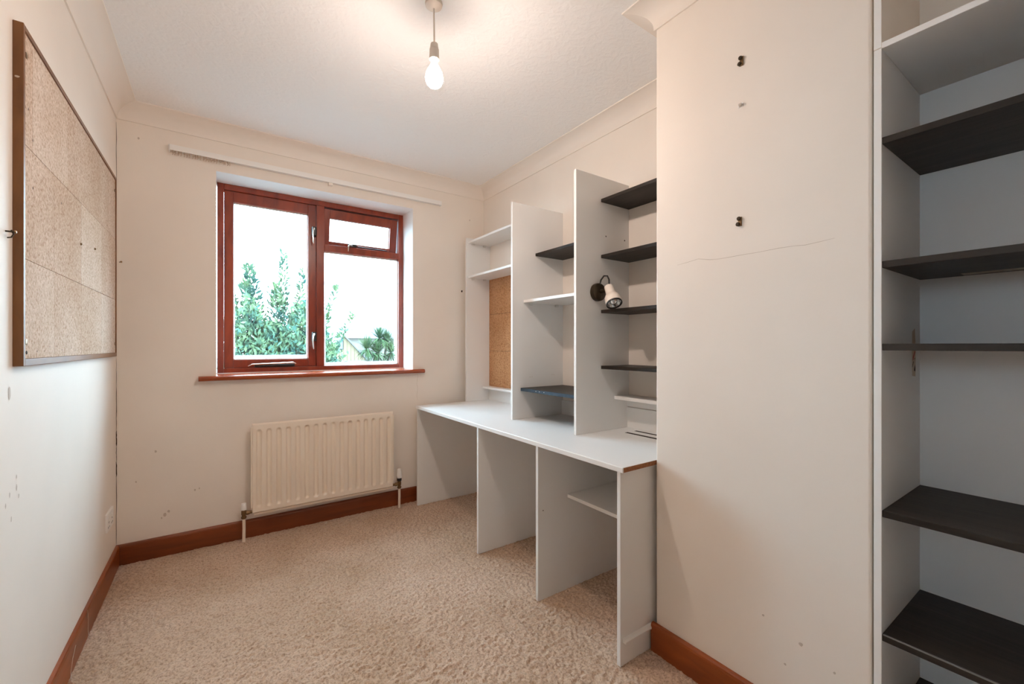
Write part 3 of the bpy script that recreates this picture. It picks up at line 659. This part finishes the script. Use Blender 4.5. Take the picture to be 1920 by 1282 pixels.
def leaves_mesh(items):
    """items: (base, direction, length, width) -> folded leaf blades, four triangles each"""
    v, f = [], []
    for b, d, L, w in items:
        d = Vector(d).normalized(); s = d.cross(Vector((random.gauss(0, 1), random.gauss(0, 1), random.gauss(0, 1)))).normalized(); n = d.cross(s)
        i = len(v); b = Vector(b)
        v += [b, b + d * L * .5 + s * w * .5 + n * w * .15, b + d * L - n * L * .08, b + d * L * .5 - s * w * .5 + n * w * .15, b + d * L * .5]
        f += [(i, i + 1, i + 4), (i + 1, i + 2, i + 4), (i + 2, i + 3, i + 4), (i + 3, i, i + 4)]
    return v, f
def tree():
    t = thing('garden_tree', 'tall leafy evergreen shrub just outside the window', 'tree', (.75, 6.5, -2.65))
    tr = bmesh.new(); items = []
    def shoot(base, top, r0, n, dens, spread, lean=0.2):
        base, top = Vector(base), Vector(top); pts = [base.lerp(top, k / 6) + Vector((random.gauss(0, .015), random.gauss(0, .015), 0)) * (k > 0) for k in range(7)]
        add_tube(tr, pts, [r0 * (1 - .85 * k / 6) for k in range(7)], 5)
        for k in range(n):
            u = random.random() ** dens; p = base.lerp(top, u); a = random.uniform(0, 6.283)
            rr = spread * (1.08 - u) * random.random() ** .5
            o = Vector((math.cos(a) * rr, math.sin(a) * rr, random.gauss(0, .02)))
            d = Vector((math.cos(a) * .55, math.sin(a) * .55, random.uniform(.2, 1.1)))
            items.append((p + o, d, random.uniform(.055, .095), random.uniform(.022, .034)))
    add_tube(tr, [(.75, 6.55, -2.65), (.74, 6.52, -1.2), (.72, 6.5, .1)], [.07, .055, .035], 8)
    main = [((.62, 6.5, .0), (.34, 6.45, 2.16), 300, .30), ((.70, 6.5, .1), (.28, 6.4, 1.95), 220, .26), ((.72, 6.5, .1), (.745, 6.5, 2.40), 150, .16), ((.74, 6.5, .1), (.66, 6.45, 1.95), 260, .26), ((.78, 6.5, .1), (.98, 6.5, 2.16), 130, .14), ((.8, 6.5, 0), (1.05, 6.45, 1.75), 260, .24), ((.8, 6.5, 0), (1.43, 6.5, 2.00), 110, .12), ((.8, 6.5, 0), (1.30, 6.5, 1.62), 150, .16), ((.85, 6.5, 0), (1.66, 6.5, 1.60), 70, .08), ((.6, 6.5, 0), (.16, 6.45, 1.75), 150, .16)]
    for b, tp, n, sp in main: shoot(b, tp, .014, int(n * 2.0), .5, sp)
    for k in range(70):
        x = random.uniform(.12, 1.22); shoot((x * .6 + .3, 6.4 + random.gauss(0, .15), .1), (x, 6.35 + random.gauss(0, .25), random.uniform(1.25, 1.95) - .45 * abs(x - .55)), .008, 62, .6, .15)
    for k in range(6400):
        x = random.uniform(.05, 1.36); crown = 1.52 + .16 * math.sin(x * 9 - 1.2) + .07 * math.sin(x * 23) - .55 * max(0, x - .95) - .5 * max(0, .25 - x)
        items.append(((x, 6.3 + random.gauss(0, .25), .55 + (crown - .55) * random.random() ** .8), (random.gauss(0, .5), random.gauss(-.2, .5), random.uniform(.1, 1)), random.uniform(.055, .095), random.uniform(.024, .036)))
    obj('trunk', tr, 'bark', t)
    v, f = leaves_mesh(items); o = pyd('foliage', v, f, 'leaf', t); o['kind'] = 'stuff'
tree()

def palm(x, y, tops, label):
    t = thing('cordyline_palm', label, 'palm tree', (x, y, -2.65))
    tr = bmesh.new(); v, f = [], []
    for (tx, ty, tz) in tops:
        add_tube(tr, [(x, y, -2.65), (x * .6 + tx * .4, y, -.9), (tx, ty, tz)], [.12, .09, .06], 7)
        for k in range(210):
            a = random.uniform(0, 6.283); e = random.uniform(-1.0, 1.45); L = random.uniform(.65, 1.0)
            d = Vector((math.cos(a) * math.cos(e), math.sin(a) * math.cos(e), math.sin(e))); s = d.cross(Vector((0, 0, 1))).normalized() * .022
            b = Vector((tx, ty, tz)); i = len(v); droop = Vector((0, 0, -.22 * L * (1 - abs(math.sin(e)))))
            m1 = b + d * L * .55; m2 = b + d * L + droop
            v += [b + s * .7, b - s * .7, m1 - s, m1 + s, m2]
            f += [(i, i + 1, i + 2, i + 3), (i + 3, i + 2, i + 4)]
    obj('trunk', tr, 'bark', t); o = pyd('foliage', v, f, 'palmleaf', t); o['kind'] = 'stuff'
palm(7.3, 24, [(6.75, 23.6, .95), (7.55, 24, 1.55), (8.05, 24.2, 1.35), (7.35, 23.8, .75), (8.25, 24.1, .75)], 'spiky clump of green palm heads beyond the garden')

h = thing('garage_house', 'small gabled house with yellow timber cladding and grey roof', 'house', (11.7, 52, -2.65))
def gable(name, poly, ya, yb, m): return prism(name, poly, 'y', ya, yb, m, h)
gable('lower_wall', [(8.9, -2.65), (14.5, -2.65), (14.5, -.52), (8.9, -.52)], 50, 58, 'render')
nb = 14
for k in range(nb):       # cladding boards of the gable
    xa = 8.9 + 5.6 * k / nb; xb = xa + 5.6 / nb - .03
    def top(x): return 2.25 - abs(x - 11.7) * 1.12
    poly = [(xa, -.52), (xb, -.52), (xb, max(top(xb), -.5)), (xa, max(top(xa), -.5))]
    if xa < 11.7 < xb: poly.insert(3, (11.7, top(11.7)))
    gable('cladding_board', poly, 49.95, 50.05, 'clad')
gable('gable_wall', [(8.95, -.52), (14.45, -.52), (11.7, 2.2)], 50.04, 58, 'render')
gable('roof_slope', [(8.5, -1.05), (8.5, -1.25), (11.7, 2.22), (11.7, 2.42)], 49.7, 58.2, 'slate'); gable('roof_slope', [(14.9, -1.05), (14.9, -1.25), (11.7, 2.22), (11.7, 2.42)], 49.7, 58.2, 'slate')
w_ = box('house_window', 11.15, 11.65, 49.88, 49.97, .72, 1.75, 'fence', h); box('pane', 11.22, 11.58, 49.85, 49.89, .80, 1.67, 'darkglass', w_)
box('wall_vent', 11.35, 11.75, 49.9, 50, -1.2, -.95, 'fence', h)
h2 = thing('far_house', 'larger pale house with a low roof behind the palm', 'house', (22, 84, -2.65))
prism('wall', [(16.5, -2.65), (28, -2.65), (28, 2.6), (16.5, 2.6)], 'y', 80, 88, 'render', h2)
rf = prism('roof', [(78.8, 2.5), (84, 4.75), (89.2, 2.5)], 'x', 16.2, 28.3, 'slate', h2)
box('chimney', 20.9, 21.7, 82, 83, 3.4, 5.3, 'render', h2)
fn = thing('boundary_fence', 'weathered grey boarded fence across the far garden', 'fence', (5.5, 20, -2.65))
for k in range(48):
    x = .4 + k * .20; box('fence_board', x, x + .19, 20, 20.03, -2.65, .42 + random.uniform(-.02, .02), 'fence', fn)
for z in (-1.6, -.1): box('fence_rail', .4, 10, 20.03, 20.08, z, z + .09, 'fence', fn)
